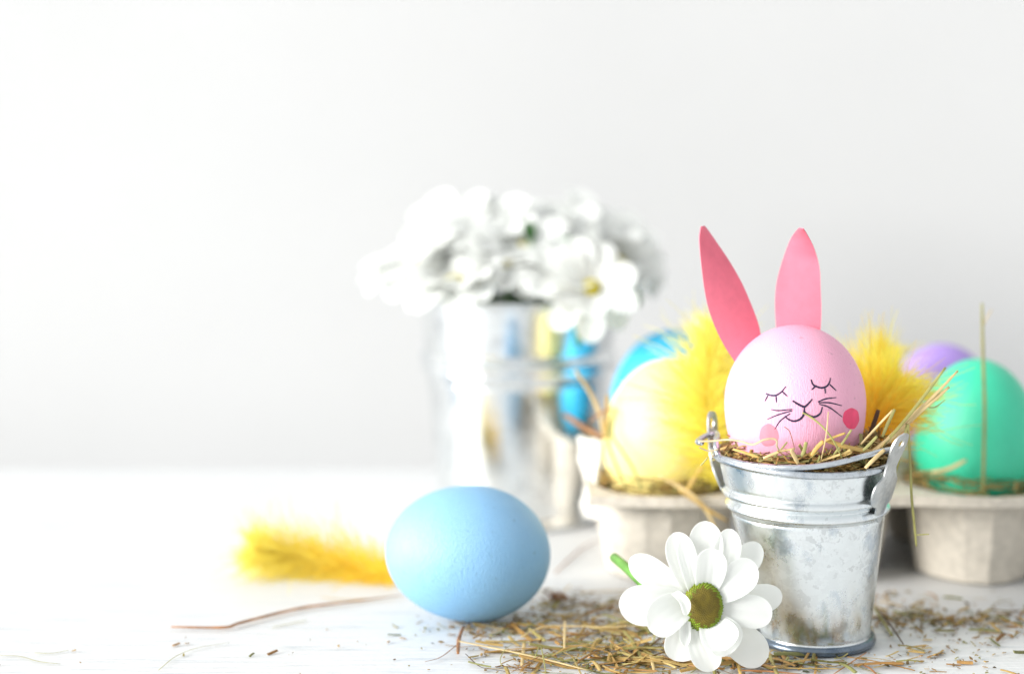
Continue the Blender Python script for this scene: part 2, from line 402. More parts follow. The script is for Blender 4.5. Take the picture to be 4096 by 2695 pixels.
tag(carton, 'grey pulp egg carton with a torn left end, holding painted eggs and hay', 'egg carton')
def cup(ix, iy):
    cx = CX - PITCHX*ix; cy = CY + PITCHX*iy; v, f = [], []
    jit = random.Random(ix*7+iy)
    def ring(ra, rd, z):
        for k in range(8):
            a = -math.pi/2 + k*math.pi/4; r = (ra if k % 2 == 0 else rd)
            v.append((cx + r*math.cos(a), cy + r*math.sin(a), z))
    def ring16(ra, rd, z, wob=0.0003):
        for k in range(16):
            a = -math.pi/2 + k*math.pi/8
            r = ra if k % 4 == 0 else rd if k % 4 == 2 else (ra+rd)/2*0.985
            r += jit.uniform(-wob, wob); v.append((cx + r*math.cos(a), cy + r*math.sin(a), z+jit.uniform(-wob, wob)*0.5))
    ring16(0.010, 0.0095, 0.0025); ring16(0.0185, 0.0165, 0.0004); ring16(0.0205, 0.0185, 0.0016); ring16(0.0232, 0.0217, 0.014)
    ring16(0.0252, 0.0242, RIMZ-0.005); ring16(0.0262, 0.0256, RIMZ-0.0012); ring16(0.0274, 0.0276, RIMZ)
    # flange out to the cell border
    hp = PITCHX/2
    for k in range(16):
        a = -math.pi/2 + k*math.pi/8; c, s = math.cos(a), math.sin(a); q = hp/max(abs(c), abs(s)); x, y = c*q, s*q
        if iy == 0 and y < -hp+1e-6: y = -hp*1.05 + 0.0032*(abs(x)/hp)**1.5
        z = RIMZ + (0.0002 if (iy == 0 and y < 0) else 0.0012)
        v.append((cx+x, cy+y, z))
    n0 = len(v)
    # turned down lip on the outer side
    for k in range(16):
        p = v[n0-16+k]; v.append((cx+(p[0]-cx)*1.012, cy+(p[1]-cy)*1.012, p[2]-0.0030))
    f.append(tuple(range(16)))
    for r in range(7):
        for k in range(16):
            k2 = (k+1) % 16; f.append((r*16+k, r*16+k2, (r+1)*16+k2, (r+1)*16+k))
    for k in range(16):
        k2 = (k+1) % 16; outer = (iy == 0 and (k < 2 or k >= 14)) or (ix == 2 and 10 <= k < 14)
        if outer: f.append((7*16+k, 7*16+k2, 8*16+k2, 8*16+k))
    o = mesh('cup', v, f, M['pulp'], carton, smooth=False)
    bm = bmesh.new(); bm.from_mesh(o.data)
    bmesh.ops.delete(bm, geom=[x for x in bm.verts if not x.link_faces], context='VERTS'); bmesh.ops.recalc_face_normals(bm, faces=bm.faces); bm.to_mesh(o.data); bm.free()
    solid(o, 0.0011, 0)
    b = o.modifiers.new('soft', 'BEVEL'); b.width = 0.0005; b.segments = 2; b.limit_method = 'ANGLE'; b.angle_limit = R(20)
    return o
for ix in (-1, 0, 1, 2):
    for iy in (0, 1): cup(ix, iy)
for ix in (0, 1, 2):
    x = CX - PITCHX*(ix-0.5); y = CY + PITCHX/2
    o = lathe('divider_post', [(0.0165, RIMZ-0.002), (0.0158, RIMZ+0.003), (0.0135, RIMZ+0.008), (0.0105, RIMZ+0.0115), (0.006, RIMZ+0.013), (0.0001, RIMZ+0.0134)], M['pulp'], carton, 20, lambda z: x, lambda z: y)
# torn end flap: ragged sheet at the left end, bent towards the front
lx = CX - PITCHX*2.5
def zsheet(left, right, depth, n, m, jit, seed):
    rf = random.Random(seed); v, f = [], []
    L_ = catmull([Vector((x, y, 0)) for x, y in left], n); R_ = catmull([Vector((x, y, 0)) for x, y in right], n)
    for i in range(n+1):
        for k in range(m+1):
            q = L_[i].lerp(R_[i], k/m); e_ = jit if k in (0, m) or i in (0, n) else 0
            v.append(V(*P('z3', q.x+rf.uniform(-e_, e_), q.y+rf.uniform(-e_, e_)), depth(i/n, k/m)))
    for i in range(n):
        for k in range(m): f.append((i*(m+1)+k, i*(m+1)+k+1, (i+1)*(m+1)+k+1, (i+1)*(m+1)+k))
    return v, f
v, f = zsheet([(20, 850), (28, 930), (35, 1010), (62, 1090), (50, 1180), (38, 1250), (55, 1302)], [(150, 875), (150, 950), (140, 1030), (120, 1095), (140, 1170), (165, 1240), (178, 1312)],
              lambda s_, t: CY-0.004+0.012*(1-t)+0.002*math.sin(s_*7), 16, 8, 7, 4)
o = solid(mesh('torn_flap', v, f, M['pulp_torn'], carton), 0.0014); o['label'] = 'torn pale end flap of the carton'

# ------------------------------------------------------------------ pails
def pail_profile(H, rb, rt, rings, bead, foot, th=0.0005):
    """outer wall bottom -> top, then inner wall back down"""
    out = []
    base = lambda z: rb + (rt-rb)*z/H
    out += [(0.0001, 0.0012), (rb*0.80, 0.0012), (rb*0.93, 0.0008), (rb+foot*0.45, 0.0003), (rb+foot*0.9, 0.0009), (rb+foot, 0.0018), (rb+foot*0.9, 0.0028), (rb+foot*0.35, 0.0034)]
    zs = [0.0042] + [H*i/60 for i in range(5, 61)]
    extra = []
    for rc in rings: extra += [rc+bead*(k/6) for k in range(-9, 10)]
    for z in sorted(set(zs+extra)):
        r = base(z)
        for rc in rings:
            d = abs(z-rc)/bead
            if d < 1: r += bead*0.78*math.cos(d*math.pi/2)**1.2
            elif d < 1.5: r -= bead*0.10*math.sin((d-1)*2*math.pi)
        if z <= H: out.append((r, z))
    inn = [(base(z)-th, z) for z in [H*i/12 for i in range(12, 0, -1)]] + [(rb-th, 0.0022), (0.0001, 0.0022)]
    return out + inn
pail = empty('tin_pail', (PXB, PY, 0))
tag(pail, 'small galvanised tin pail of hay with the pink bunny egg in it', 'pail')
ring1, ring2 = V(808, 509.5, PY-0.0262).z, V(808, 522.5, PY-0.0255).z
o = lathe('body', pail_profile(RIM_Z, 0.0172, R_RIM-0.0012, [ring1, ring2], 0.00175, 0.0011), M['tin'], pail, 128, pcx, lambda z: PY)
v, f = [], []; tube(v, f, [Vector((PXB+0.0180*math.cos(2*math.pi*k/96), PY+0.0180*math.sin(2*math.pi*k/96), 0.0017)) for k in range(97)], 0.0015, 10)
o = mesh('foot_ring', v, f, M['foot'], pail); o['label'] = 'darker rolled foot ring'
# rolled rim
ang = [2*math.pi*k/96 for k in range(97)]
v, f = [], []; tube(v, f, [Vector((PXT+R_RIM*math.cos(a), PY+R_RIM*math.sin(a), RIM_Z+0.0006*math.sin(2*a+1))) for a in ang], 0.00125, 10)
mesh('rim', v, f, M['wire'], pail)
# wire handle lying over the front of the rim
def rimp(a, dr, dz): return Vector((PXT+(R_RIM+dr)*math.cos(R(a)), PY+(R_RIM+dr)*math.sin(R(a)), RIM_Z+dz))
LUG_L, LUG_R = 156, -39
def on_rim(x, y, dr=0.0):
    px, py = P('z1a', x, y); Y = PY-R_RIM
    for _ in range(30):
        p = V(px, py, Y); Y = PY - math.sqrt(max(1e-9, (R_RIM+dr)**2-(p.x-PXT)**2))
    return V(px, py, Y)
hp = [V(*P('z1a', 150, 318), PY-0.004), V(*P('z1a', 108, 305), PY-0.001), V(*P('z1a', 160, 262), PY+0.004), V(*P('z1a', 230, 232), PY+0.009), V(*P('z1a', 310, 222), PY+0.008), V(*P('z1a', 300, 330), PY-0.004)]
hp += [on_rim(*q) for q in ((330, 455), (450, 503), (600, 540), (800, 566), (1000, 578), (1250, 577), (1500, 548), (1700, 503), (1880, 455), (2040, 412, .001), (2140, 392, .002))]
hp.append(V(*P('z1a', 2240, 382), PY-0.0175))
tube_obj('handle', hp, 0.00095, M['wire'], pail, 90, 10)
def lug(az, outline, hole, flare, name='handle_lug'):
    bm = bmesh.new()
    def loop(pts):
        vs = [bm.verts.new((x, y, 0)) for x, y in pts]
        return [bm.edges.new((vs[i], vs[(i+1) % len(vs)])) for i in range(len(vs))]
    pts = catmull([Vector((x, y, 0)) for x, y in outline+[outline[0]]], 64)[:-1]
    e = loop([(p.x, p.y) for p in pts]) + loop([(hole[0]+hole[2]*math.cos(2*math.pi*k/20), hole[1]+hole[2]*math.sin(2*math.pi*k/20)) for k in range(20)])
    bmesh.ops.triangle_fill(bm, edges=e, use_beauty=True)
    bmesh.ops.subdivide_edges(bm, edges=bm.edges[:], cuts=1); bmesh.ops.triangulate(bm, faces=bm.faces[:])
    for q in bm.verts:
        w, z = q.co.x, q.co.y            # tangential, height over the rim (metres)
        zz = RIM_Z + z; rw = 0.0172+(R_RIM-0.0012-0.0172)*min(zz, RIM_Z)/RIM_Z
        r = rw + (0.0032 if z > -0.003 else 0.0032 - 0.0022*min(1, (-0.003-z)/0.012)) + max(0, z)*flare
        a = R(az) + w/0.029
        q.co = Vector((pcx(zz)+r*math.cos(a), PY+r*math.sin(a), zz))
    bmesh.ops.recalc_face_normals(bm, faces=bm.faces)
    me = bpy.data.meshes.new(name); bm.to_mesh(me); bm.free(); me.materials.append(M['lug'])
    me.polygons.foreach_set('use_smooth', [True]*len(me.polygons))
    o = bpy.data.objects.new(name, me); COL.objects.link(o); o.parent = pail; o.matrix_parent_inverse = Matrix.Translation(pail.location).inverted()
    return solid(o, 0.0006)
mmv = lambda l: [(a/1000, b/1000) for a, b in l]
LO = mmv([(0, 12.2), (3.2, 11.3), (4.6, 8.2), (4.3, 4.4), (3.6, 1), (4.4, -2.5), (7.6, -5.2), (8.6, -9), (7.2, -12.5), (4.2, -13.6), (3.4, -16), (1.6, -18.6),
          (0, -19.4), (-1.6, -18.6), (-3.4, -16), (-4.2, -13.6), (-7.2, -12.5), (-8.6, -9), (-7.6, -5.2), (-4.4, -2.5), (-3.6, 1), (-4.3, 4.4), (-4.6, 8.2), (-3.2, 11.3)])
lug(LUG_R, [(a_*0.86, b_*0.94) for a_, b_ in LO], (0.0, 0.0080, 0.0014), 0.46); lug(LUG_L, LO, (0.0, 0.0082, 0.0020), -0.02)

# large pail behind
BR = 0.0338
BB = G(519, P('d', 0, 1240)[1]); BY = BB.y + BR; BXC = V(519, 420, BY).x
B_RT = 0.0424; B_H = V(519, P('d', 0, 712)[1], BY-B_RT).z
bpail = empty('flower_pail', (BXC, BY, 0))
tag(bpail, 'large shiny tin pail filled with white daisies, standing behind the blue egg', 'pail')
br1, br2 = V(519, P('d', 0, 857)[1], BY-0.037).z, V(519, P('d', 0, 883)[1], BY-0.037).z
lathe('body', pail_profile(B_H, 0.0320, B_RT-0.0012, [br1, br2], 0.0030, 0.0018), M['tin_back'], bpail, 128, lambda z: BXC, lambda z: BY)
v, f = [], []; tube(v, f, [Vector((BXC+B_RT*math.cos(a), BY+B_RT*math.sin(a), B_H)) for a in ang], 0.0012, 10)
mesh('rim', v, f, M['tin_back'], bpail)

# ------------------------------------------------------------------ daisies
def petal_mesh(base, tip, width, nrm, bulge=0.0, cup_=0.0, curl=0.0, blunt=0.62, side_bend=0.0, n=14, m=8, base_w=0.40, groove=0.00012):
    base, tip = Vector(base), Vector(tip); ax = tip-base; L = ax.length
    side = ax.cross(nrm).normalized(); up = side.cross(ax).normalized()
    v, f = [], []
    for i in range(n+1):
        s = 0.35*i/n + 0.65*math.sin(i/n*math.pi/2)
        if s < blunt: w = base_w + (1-base_w)*math.sin(s/blunt*math.pi/2)
        else: w = math.sqrt(max(0, 1-((s-blunt)/(1-blunt))**2.3))
        w = max(w, 0.06)*width/2
        c = base + ax*s + up*(bulge*math.sin(math.pi*s)*L + curl*L*s*s) + side*(side_bend*L*math.sin(math.pi*s))
        for k in range(m+1):
            t = k/m*2-1
            v.append(c + side*(w*t) + up*(cup_*w*t*t + groove*math.cos(t*m*0.785)*math.sin(math.pi*min(1, s+0.15))))
    for i in range(n):
        for k in range(m): f.append((i*(m+1)+k, i*(m+1)+k+1, (i+1)*(m+1)+k+1, (i+1)*(m+1)+k))
    return v, f
def disc(parent, c, nrm, rx, rz, dome, mats, upv=Vector((0, 0, 1)), nf=300, green_from=0.74):
    e1 = upv.cross(nrm).normalized(); e2 = nrm.cross(e1).normalized()
    v, f = [], []; n, rings = 28, 8
    for r in range(rings+1):
        q = r/rings*math.pi/2
        for k in range(n):
            a = 2*math.pi*k/n
            v.append(c + e1*(rx*math.sin(q)*math.cos(a)) + e2*(rz*math.sin(q)*math.sin(a)) + nrm*(dome*math.cos(q)))
    for r in range(rings):
        for k in range(n): f.append((r*n+k, r*n+(k+1) % n, (r+1)*n+(k+1) % n, (r+1)*n+k))
    o = mesh('flower_centre', v, f, mats[0], parent)
    if nf:
        v, f, fm = [], [], []
        for i in range(nf):
            q = math.sqrt((i+0.5)/nf); a = i*2.399963
            qq = q*1.02; x, y = rx*qq*math.cos(a), rz*qq*math.sin(a)
            h = dome*math.sqrt(max(0.0, 1-min(1, qq)**2))
            fr = rx*0.9/math.sqrt(nf)*(1.12 if q > green_from else 1.0)
            nn_ = (nrm*(1/max(dome, 1e-4)) * max(h/dome, 0.15)*dome + (e1*(math.cos(a)*q)+e2*(math.sin(a)*q))*0.7).normalized()
            p = c + e1*x + e2*y + nrm*h; b = len(v)
            s1 = nn_.orthogonal().normalized(); s2 = nn_.cross(s1)
            for (rr, hh) in ((1.0, -0.3), (0.8, 0.65)):
                for k in range(6):
                    aa = k*math.pi/3; v.append(p + (s1*math.cos(aa)+s2*math.sin(aa))*(fr*rr) + nn_*(fr*hh))
            v.append(p + nn_*(fr*1.05))
            for k in range(6):
                k2 = (k+1) % 6; f.append((b+k, b+k2, b+6+k2, b+6+k)); f.append((b+6+k, b+6+k2, b+12)); fm += [1 if q > green_from + 0.05*math.sin(i*1.7) else 0]*2
        ff = mesh('florets', v, f, None, o, mats=mats, fmat=fm); ff.matrix_parent_inverse = Matrix(); ff['kind'] = 'stuff'
    return o
# front daisy, resting on the table against the pail
HN = Vector((0.10, -0.975, 0.20)).normalized(); hc_px = P('z5', 812, 950)
DY = PY - 0.0335; HC = V(*hc_px, DY)
daisy = empty('daisy', (HC.x, HC.y, 0))
tag(daisy, 'white daisy with olive green centre lying on the table against the small pail', 'flower')
def on_plane(px, py, lift):
    d = ray(px, py); o_ = HC + HN*lift; return EYE + d*((o_-EYE).dot(HN)/d.dot(HN))
#        base, tip, width, lift at base, lift at tip, bulge, cup, side bend
PET = [((640, 860), (158, 520), 235, -0.0010, -0.0020, .05, .30, .00), ((620, 930), (58, 935), 320, -0.0005, 0.0000, .06, .35, -.02),
 ((640, 930), (330, 1165), 300, 0.0010, 0.0045, .10, .45, .06), ((680, 1040), (570, 1445), 285, -0.0008, -0.0004, .05, .30, -.03),
 ((660, 1040), (655, 1310), 95, 0.0010, 0.0020, .05, .9, .04), ((745, 1120), (905, 1535), 240, 0.0000, 0.0010, .10, .5, .05),
 ((880, 1100), (1060, 1385), 300, 0.0000, 0.0030, .12, .5, -.10), ((900, 1120), (1010, 1352), 300, 0.0016, 0.0075, .14, .5, -.02),
 ((930, 1080), (1375, 1455), 300, -0.0020, -0.0030, .05, .30, .00), ((940, 970), (1440, 1030), 265, -0.0004, 0.0010, .06, .35, -.02),
 ((960, 900), (1530, 860), 235, -0.0020, -0.0022, .05, .35, .02), ((930, 840), (1280, 560), 270, 0.0006, 0.0040, .08, .45, .03),
 ((930, 830), (1330, 395), 235, -0.0022, -0.0028, .05, .35, .00), ((880, 790), (1075, 258), 225, -0.0012, 0.0004, .07, .35, .04),
 ((830, 780), (835, 186), 280, -0.0008, 0.0000, .06, .30, .00), ((850, 790), (890, 430), 250, 0.0010, 0.0050, .08, .45, .02),
 ((740, 790), (555, 292), 245, -0.0006, 0.0010, .07, .35, -.03), ((740, 800), (625, 350), 150, 0.0010, 0.0045, .06, .5, .00),
 ((560, 830), (668, 1036), 80, 0.0045, 0.0058, .10, .9, -.16)]
for (b, t, w, l0, l1, bu, cu, sb) in PET:
    pb, pt = on_plane(*P('z5', *b), l0), on_plane(*P('z5', *t), l1)
    pt.z = max(pt.z, 0.0006)
    v, f = petal_mesh(pb, pt, 1.14*w/2.2533/4*mpp(pb), HN, bu*0.7, cu*0.5, 0, blunt=0.60, side_bend=sb, base_w=0.74, groove=0.00007, m=18, n=18)
    v = [Vector((q.x, q.y, max(q.z, 0.0005))) for q in v]
    solid(mesh('petal', v, f, M['petal'], daisy), 0.00016)
disc(daisy, HC+HN*0.0005, HN, 0.0061, 0.0077, 0.0040, [M['disc'], M['disc_green']], nf=420)
stem_pts = [HC-HN*0.002, HC-HN*0.010+Vector((-0.007, 0, -0.003)), V(*P('z5', 300, 775), DY+0.022), V(*P('z5', 130, 610), DY+0.034), V(*P('z5', 15, 515), DY+0.046)]
tube_obj('stem', stem_pts, 0.0016, M['stem'], daisy, 24, 10)
# generic daisies for the pail behind
def pail_daisy(px, py, Y, nrm, rad, npet, seed, label, yellow=True):
    rg = random.Random(seed); c = V(*P('d', px, py), Y); nrm = Vector(nrm).normalized()
    root = empty('daisy', c); tag(root, label, 'flower', 'daisies in the large pail')
    e1 = nrm.orthogonal().normalized(); e2 = nrm.cross(e1)
    for layer in (0, 1):
        n_ = npet if layer == 0 else npet-3
        for k in range(n_):
            a = 2*math.pi*(k+0.5*layer)/n_ + rg.uniform(-.12, .12); d = e1*math.cos(a)+e2*math.sin(a)
            L = rad*rg.uniform(.88, 1.08)*(1 if layer == 0 else .86); lift = rg.uniform(-.20, .22) + .30*layer
            v, f = petal_mesh(c+d*rad*0.17, c+d*L+nrm*(L*lift), rad*0.54, nrm, rg.uniform(.03, .10), .25, rg.uniform(-.12, .05), n=9, m=5)
            solid(mesh('petal', v, f, M['petal'], root), 0.0003)
    disc(root, c+nrm*0.0004, nrm, rad*0.17, rad*0.17, rad*0.08, [M['disc_yellow'], M['disc_green']], Vector((0.1, 0.2, 1)), nf=0)
    foot = Vector((BXC+(c.x-BXC)*0.35, BY+(c.y-BY)*0.35, 0.02))
    tube_obj('stem', [c-nrm*0.0005, c-nrm*0.010+Vector((0, 0, -0.004)), (c-nrm*0.012).lerp(foot, 0.45), foot], 0.0013, M['stem'], root, 18, 7)
for a in (
 (1058, 655, BY-0.028, (-0.20, -0.30, 0.93), 0.0242, 13, 1, 'white daisy with a yellow centre at the front left of the large pail'),
 (1325, 655, BY-0.034, (0.15, -0.42, 0.90), 0.0242, 13, 2, 'white daisy with an olive centre, front right of the bunch in the large pail'),
 (970, 615, BY-0.004, (-0.35, -0.15, 0.95), 0.0242, 13, 3, 'leftmost daisy of the bunch, spreading over the left rim of the large pail'),
 (1180, 620, BY-0.024, (0.0, -0.30, 0.95), 0.0223, 13, 4, 'daisy in the middle of the bunch between the two front blooms'),
 (1050, 545, BY+0.012, (-0.35, -0.45, 0.95), 0.0242, 13, 5, 'daisy at the upper left of the bunch in the large pail'),
 (1290, 545, BY+0.006, (0.10, -0.40, 0.95), 0.0242, 13, 6, 'topmost daisy, at the upper middle of the bunch'),
 (1435, 610, BY-0.004, (0.45, -0.35, 0.85), 0.0242, 13, 7, 'daisy at the right of the bunch nearest the left bunny ear'),
 (1130, 540, BY+0.004, (-0.05, -0.50, 0.9), 0.0242, 13, 9, 'daisy at the upper middle left of the bunch'),
 (1215, 575, BY-0.010, (0.05, -0.45, 0.92), 0.0242, 13, 10, 'daisy in the very middle of the bunch'),
 (1390, 545, BY+0.014, (0.30, -0.40, 0.90), 0.0242, 13, 11, 'daisy at the upper right of the bunch'),
 (1375, 668, BY-0.046, (0.12, -0.85, 0.50), 0.0205, 9, 8, 'wide open daisy in front of the right rim of the large pail'),
): pail_daisy(*a)
# green leaves between the flowers
for i, (px, py, ang_, ln) in enumerate(((1035, 696, 190, .009), (1165, 700, 250, .020), (1205, 655, 80, .012), (1235, 560, 100, .010), (1190, 690, 320, .018), (1340, 715, 300, .016), (1450, 660, 300, .012), (1255, 620, 40, .02))):
    b = V(*P('d', px, py), BY-0.014); a = R(ang_)
    v, f = petal_mesh(b, b+Vector((math.cos(a)*ln, -0.004, math.sin(a)*ln*0.8)), ln*0.5, Vector((0, -0.8, 0.6)), .1, .3, -.1, n=8, m=4)
    lf = empty('leaf_sprig', b); tag(lf, ['dark green leaf at the left rim of the large pail', 'dark green leaf hanging at the front rim of the large pail', 'dark leaf upright between the two front daisies', 'small leaf deep among the upper blooms', 'dark leaf over the middle of the pail rim', 'small leaf under the front right daisy', 'leaf under the right hand daisy of the bunch', 'leaf in the shade between the middle blooms'][i], 'leaf', 'leaves among the daisies')
    solid(mesh('blade', v, f, M['leaf'], lf), 0.0003)
    q = Vector((BXC+(b.x-BXC)*0.6, BY+(b.y-BY)*0.5, 0.035)); tube_obj('stalk', [b, b.lerp(q, .4)+Vector((0, 0.006, 0)), q], 0.0008, M['stem'], lf, 10, 6)

# ------------------------------------------------------------------ feathers
def feather(name, label, shaft, n, length, spread, seed, cols, width=0.00022, droop=0.15, fluff=1.0, ground=None, shaft_r=0.0007):
    rg = random.Random(seed); pts = catmull(shaft, 40); root = empty(name, pts[0]); tag(root, label, 'feather')
    tube_obj('shaft', pts, lambda u: shaft_r*(1-0.8*u), M['gold'], root, None, 6)
    v, f, cl = [], [], []
    view = Vector((0, -1, 0.15)).normalized()
    for i in range(n):
        u = rg.random()**0.9; k = min(int(u*40), 39); p = pts[k].lerp(pts[k+1], u*40-k)
        t = (pts[min(k+2, 40)]-pts[max(k-1, 0)]).normalized(); s = t.cross(view).normalized(); w = s.cross(t).normalized()
        side = 1 if rg.random() < 0.5 else -1
        a = rg.gauss(0, spread); sweep = rg.uniform(0.2, 0.95)
        d = (s*side*math.cos(a)*(1-0.45*sweep) + w*math.sin(a)*fluff + t*sweep).normalized()
        L = length*(0.35+0.65*math.sin(math.pi*min(1, 0.18+0.75*u)))*(rg.uniform(0.35, 1.15) if rg.random() < .93 else rg.uniform(1.2, 1.7))
        bend = Vector((rg.gauss(0, .35), rg.gauss(0, .35), rg.gauss(0, .3)-droop)); q = p.copy(); dd = d.copy(); b = len(v); S_ = 6
        wd = width*rg.uniform(.6, 1.5); c0 = cols[0]; c1 = cols[1]
        mixu = min(1, max(0, u*1.3-0.05+rg.gauss(0, .13)))
        col = [c0[j]+(c1[j]-c0[j])*mixu for j in range(3)]; vv = rg.uniform(.85, 1.08); col = [min(1, x*vv) for x in col]
        for j in range(S_+1):
            ww = wd*(1-0.75*j/S_); sd = dd.cross(view); sd = sd.normalized() if sd.length > 1e-3 else s
            if ground is not None and q.z < ground: q.z = ground + rg.random()*0.0005
            v.append(q-sd*ww); v.append(q+sd*ww); cl += [col, col]
            q = q + dd*(L/S_); dd = (dd + bend*(1.0/S_) + Vector((rg.gauss(0, .10), rg.gauss(0, .10), rg.gauss(0, .10)))).normalized()
        for j in range(S_): f.append((b+2*j, b+2*j+1, b+2*j+3, b+2*j+2))
    o = mesh('barbs', v, f, M['feather'], root); o['kind'] = 'stuff'
    at = o.data.color_attributes.new('tint', 'FLOAT_COLOR', 'POINT')
    flat = []
    for c in cl: flat += [c[0], c[1], c[2], 1]
    at.data.foreach_set('color', flat)
    return root
YEL, ORG, PAL = (0.96, 0.87, 0.20), (0.90, 0.36, 0.01), (0.92, 0.76, 0.12)
FY = G(320, 583).y + 0.004
feather('yellow_feather', 'fluffy yellow feather lying on the table left of the pale blue egg',
        [V(*P('d', 930, 1338), FY-0.01)+Vector((0, 0, .001)), V(*P('d', 850, 1330), FY), V(*P('d', 740, 1305), FY+0.004), V(*P('d', 640, 1290), FY+0.004), V(*P('d', 590, 1275), FY+0.002)], 2100, 0.0170, 0.8, 11, ((0.96, 0.70, 0.05), (0.96, 0.84, 0.18)), 0.0002, 0.10, 0.6, 0.0006)
feather('yellow_feather', 'large fluffy yellow feather over the yellow egg, left of the pink egg',
        [V(*P('d', 1690, 1130), CY-0.030), V(*P('d', 1655, 1030), CY-0.034), V(*P('d', 1645, 920), CY-0.030), V(*P('d', 1655, 830), CY-0.022), V(*P('d', 1672, 775), CY-0.014)], 1500, 0.0205, 0.85, 12, ((0.96, 0.83, 0.12), YEL), 0.00022, 0.03, 0.8)
feather('yellow_feather', 'bright yellow feather with an orange base, right of the pink egg',
        [V(*P('d', 2005, 1070), PY+0.030), V(*P('d', 2018, 1000), PY+0.032), V(*P('d', 2045, 940), PY+0.034), V(*P('d', 2085, 890), PY+0.036)], 1800, 0.0235, 0.85, 13, ((0.95, 0.48, 0.01), (0.96, 0.86, 0.13)), 0.0002, 0.02, 0.8)
feather('yellow_feather', 'blurred pale yellow feather furthest back, above the orange based one',
        [Vector((V(*P('d', 1985, 1000), CY+0.014).x, CY+0.014, RIMZ-0.004)), V(*P('d', 1988, 980), CY+0.018), V(*P('d', 2010, 890), CY+0.024), V(*P('d', 2040, 840), CY+0.028), V(*P('d', 2060, 810), CY+0.03)], 650, 0.017, 0.9, 14, (YEL, PAL), 0.00022, 0.0, 0.8)

# ------------------------------------------------------------------ hay masses (uncountable)
def blade(v, f, c, d, L, w, bend, rg, segs=3, flat=0.35, zmin=None):
    d = d.normalized(); up = Vector((rg.gauss(0, .5), rg.gauss(0, .5), 1)).normalized()
    pts = []
    for i in range(segs+1):
        u = i/segs-0.5; p = c + d*(u*L) + up*(bend*L*(0.25-u*u)*2)
        if zmin is not None and p.z < zmin: p.z = zmin
        pts.append(p)
    tube(v, f, pts, w/2, 4, flat, up)
def scrap(v, f, c, s, rg, zmin=0.0003):
    b = len(v); a0 = rg.random()*6.28; n = rg.choice((3, 4, 5))
    tilt = Vector((rg.gauss(0, .35), rg.gauss(0, .35), 1)).normalized(); e1 = tilt.orthogonal().normalized(); e2 = tilt.cross(e1); st = rg.uniform(1, 3)
    ca, sa = math.cos(a0), math.sin(a0)
    for h in (0, 1):
        for k in range(n):
            a = 6.283*k/n; x, y = math.cos(a)*st*s*0.5, math.sin(a)*s*0.5
            p = c + e1*(x*ca-y*sa) + e2*(x*sa+y*ca) + tilt*(h*s*0.25); p.z = max(p.z, zmin+h*0.0002); v.append(p)
    f.append(tuple(b+n+k for k in range(n)))
    for k in range(n): f.append((b+k, b+(k+1) % n, b+n+(k+1) % n, b+n+k))
rg = random.Random(21)
v, f = [], []
for i in range(2300):
    a = rg.random()*6.283; r = math.sqrt(rg.uniform(0.05, 1))*0.0262
    z = RIM_Z - 0.003 + rg.random()*0.0052 + (0.004 if math.cos(a) > 0.3 else 0)*rg.random()
    c = Vector((PXT+r*math.cos(a), PY+r*math.sin(a), z))
    d = Vector((rg.gauss(0, 1), rg.gauss(0, 1), rg.gauss(0, .35)))
    L = rg.uniform(.002, .011); blade(v, f, c, d, L, rg.uniform(.0004, .0014), rg.gauss(0, .12), rg)
    for q in v[-16:]:
        rr = math.hypot(q.x-PXT, q.y-PY)
        lim = 0.0272 if q.z > RIM_Z-0.0005 else 0.0252
        if rr > lim and q.z < RIM_Z+0.0015:
            q.x = PXT+(q.x-PXT)*lim/rr; q.y = PY+(q.y-PY)*lim/rr
for i in range(1100):
    a = rg.random()*6.283; r = math.sqrt(rg.uniform(0.1, 1))*0.0248
    scrap(v, f, Vector((PXT+r*math.cos(a), PY+r*math.sin(a), RIM_Z-0.003+rg.random()*0.003)), rg.uniform(.0005, .0013), rg, 0.01)
for i in range(420):      # paler straws on top, along the front and right
    a = rg.uniform(-3.0, 0.5); r = rg.uniform(.0175, .0262)
    c = Vector((PXT+r*math.cos(a), PY+r*math.sin(a), RIM_Z+rg.uniform(.0004, .0050)))
    d = Vector((rg.gauss(0, 1), rg.gauss(0, .5), rg.gauss(0.1, .35)))
    blade(v, f, c, d, rg.uniform(.004, .011), rg.uniform(.0005, .0014), rg.gauss(0, .12), rg, 3)
for i in range(70):       # ends that stand up on the right and front
    a = rg.choice((rg.uniform(-1.1, 0.4), rg.uniform(-2.6, -0.6))); r = rg.uniform(.019, .026)
    c = Vector((PXT+r*math.cos(a), PY+r*math.sin(a), RIM_Z+rg.uniform(0, .004)))
    d = Vector((rg.gauss(0.35, .7), rg.gauss(-.1, .4), rg.uniform(.1, 1.0)))
    blade(v, f, c, d, rg.uniform(.006, .014), rg.uniform(.0005, .0013), rg.gauss(0, .1), rg, 4)
tag(mesh('hay_nest', v, f, M['hay'], smooth=False), 'nest of chopped hay around the pink egg in the small pail', 'hay', kind='stuff')
# carton hay
v, f = [], []
for (ix, iy, n) in ((0, 0, 170), (2, 0, 170), (1, 0, 120), (2, 1, 60), (0, 1, 60), (-1, 0, 60)):
    for i in range(n):
        a = rg.random()*6.283; r = rg.uniform(.0198, .0268)
        c = Vector((CX-PITCHX*ix+r*math.cos(a), CY+PITCHX*iy+r*math.sin(a), RIMZ-0.001+rg.random()*0.007))
        ta = a+math.pi/2+rg.gauss(0, .45); blade(v, f, c, Vector((math.cos(ta), math.sin(ta), rg.gauss(.05, .22))), rg.uniform(.004, .015), rg.uniform(.0005, .0014), rg.gauss(0, .1), rg)
tag(mesh('carton_hay', v, f, M['hay'], smooth=False), 'wisps of hay around the eggs in the carton', 'hay', kind='stuff')
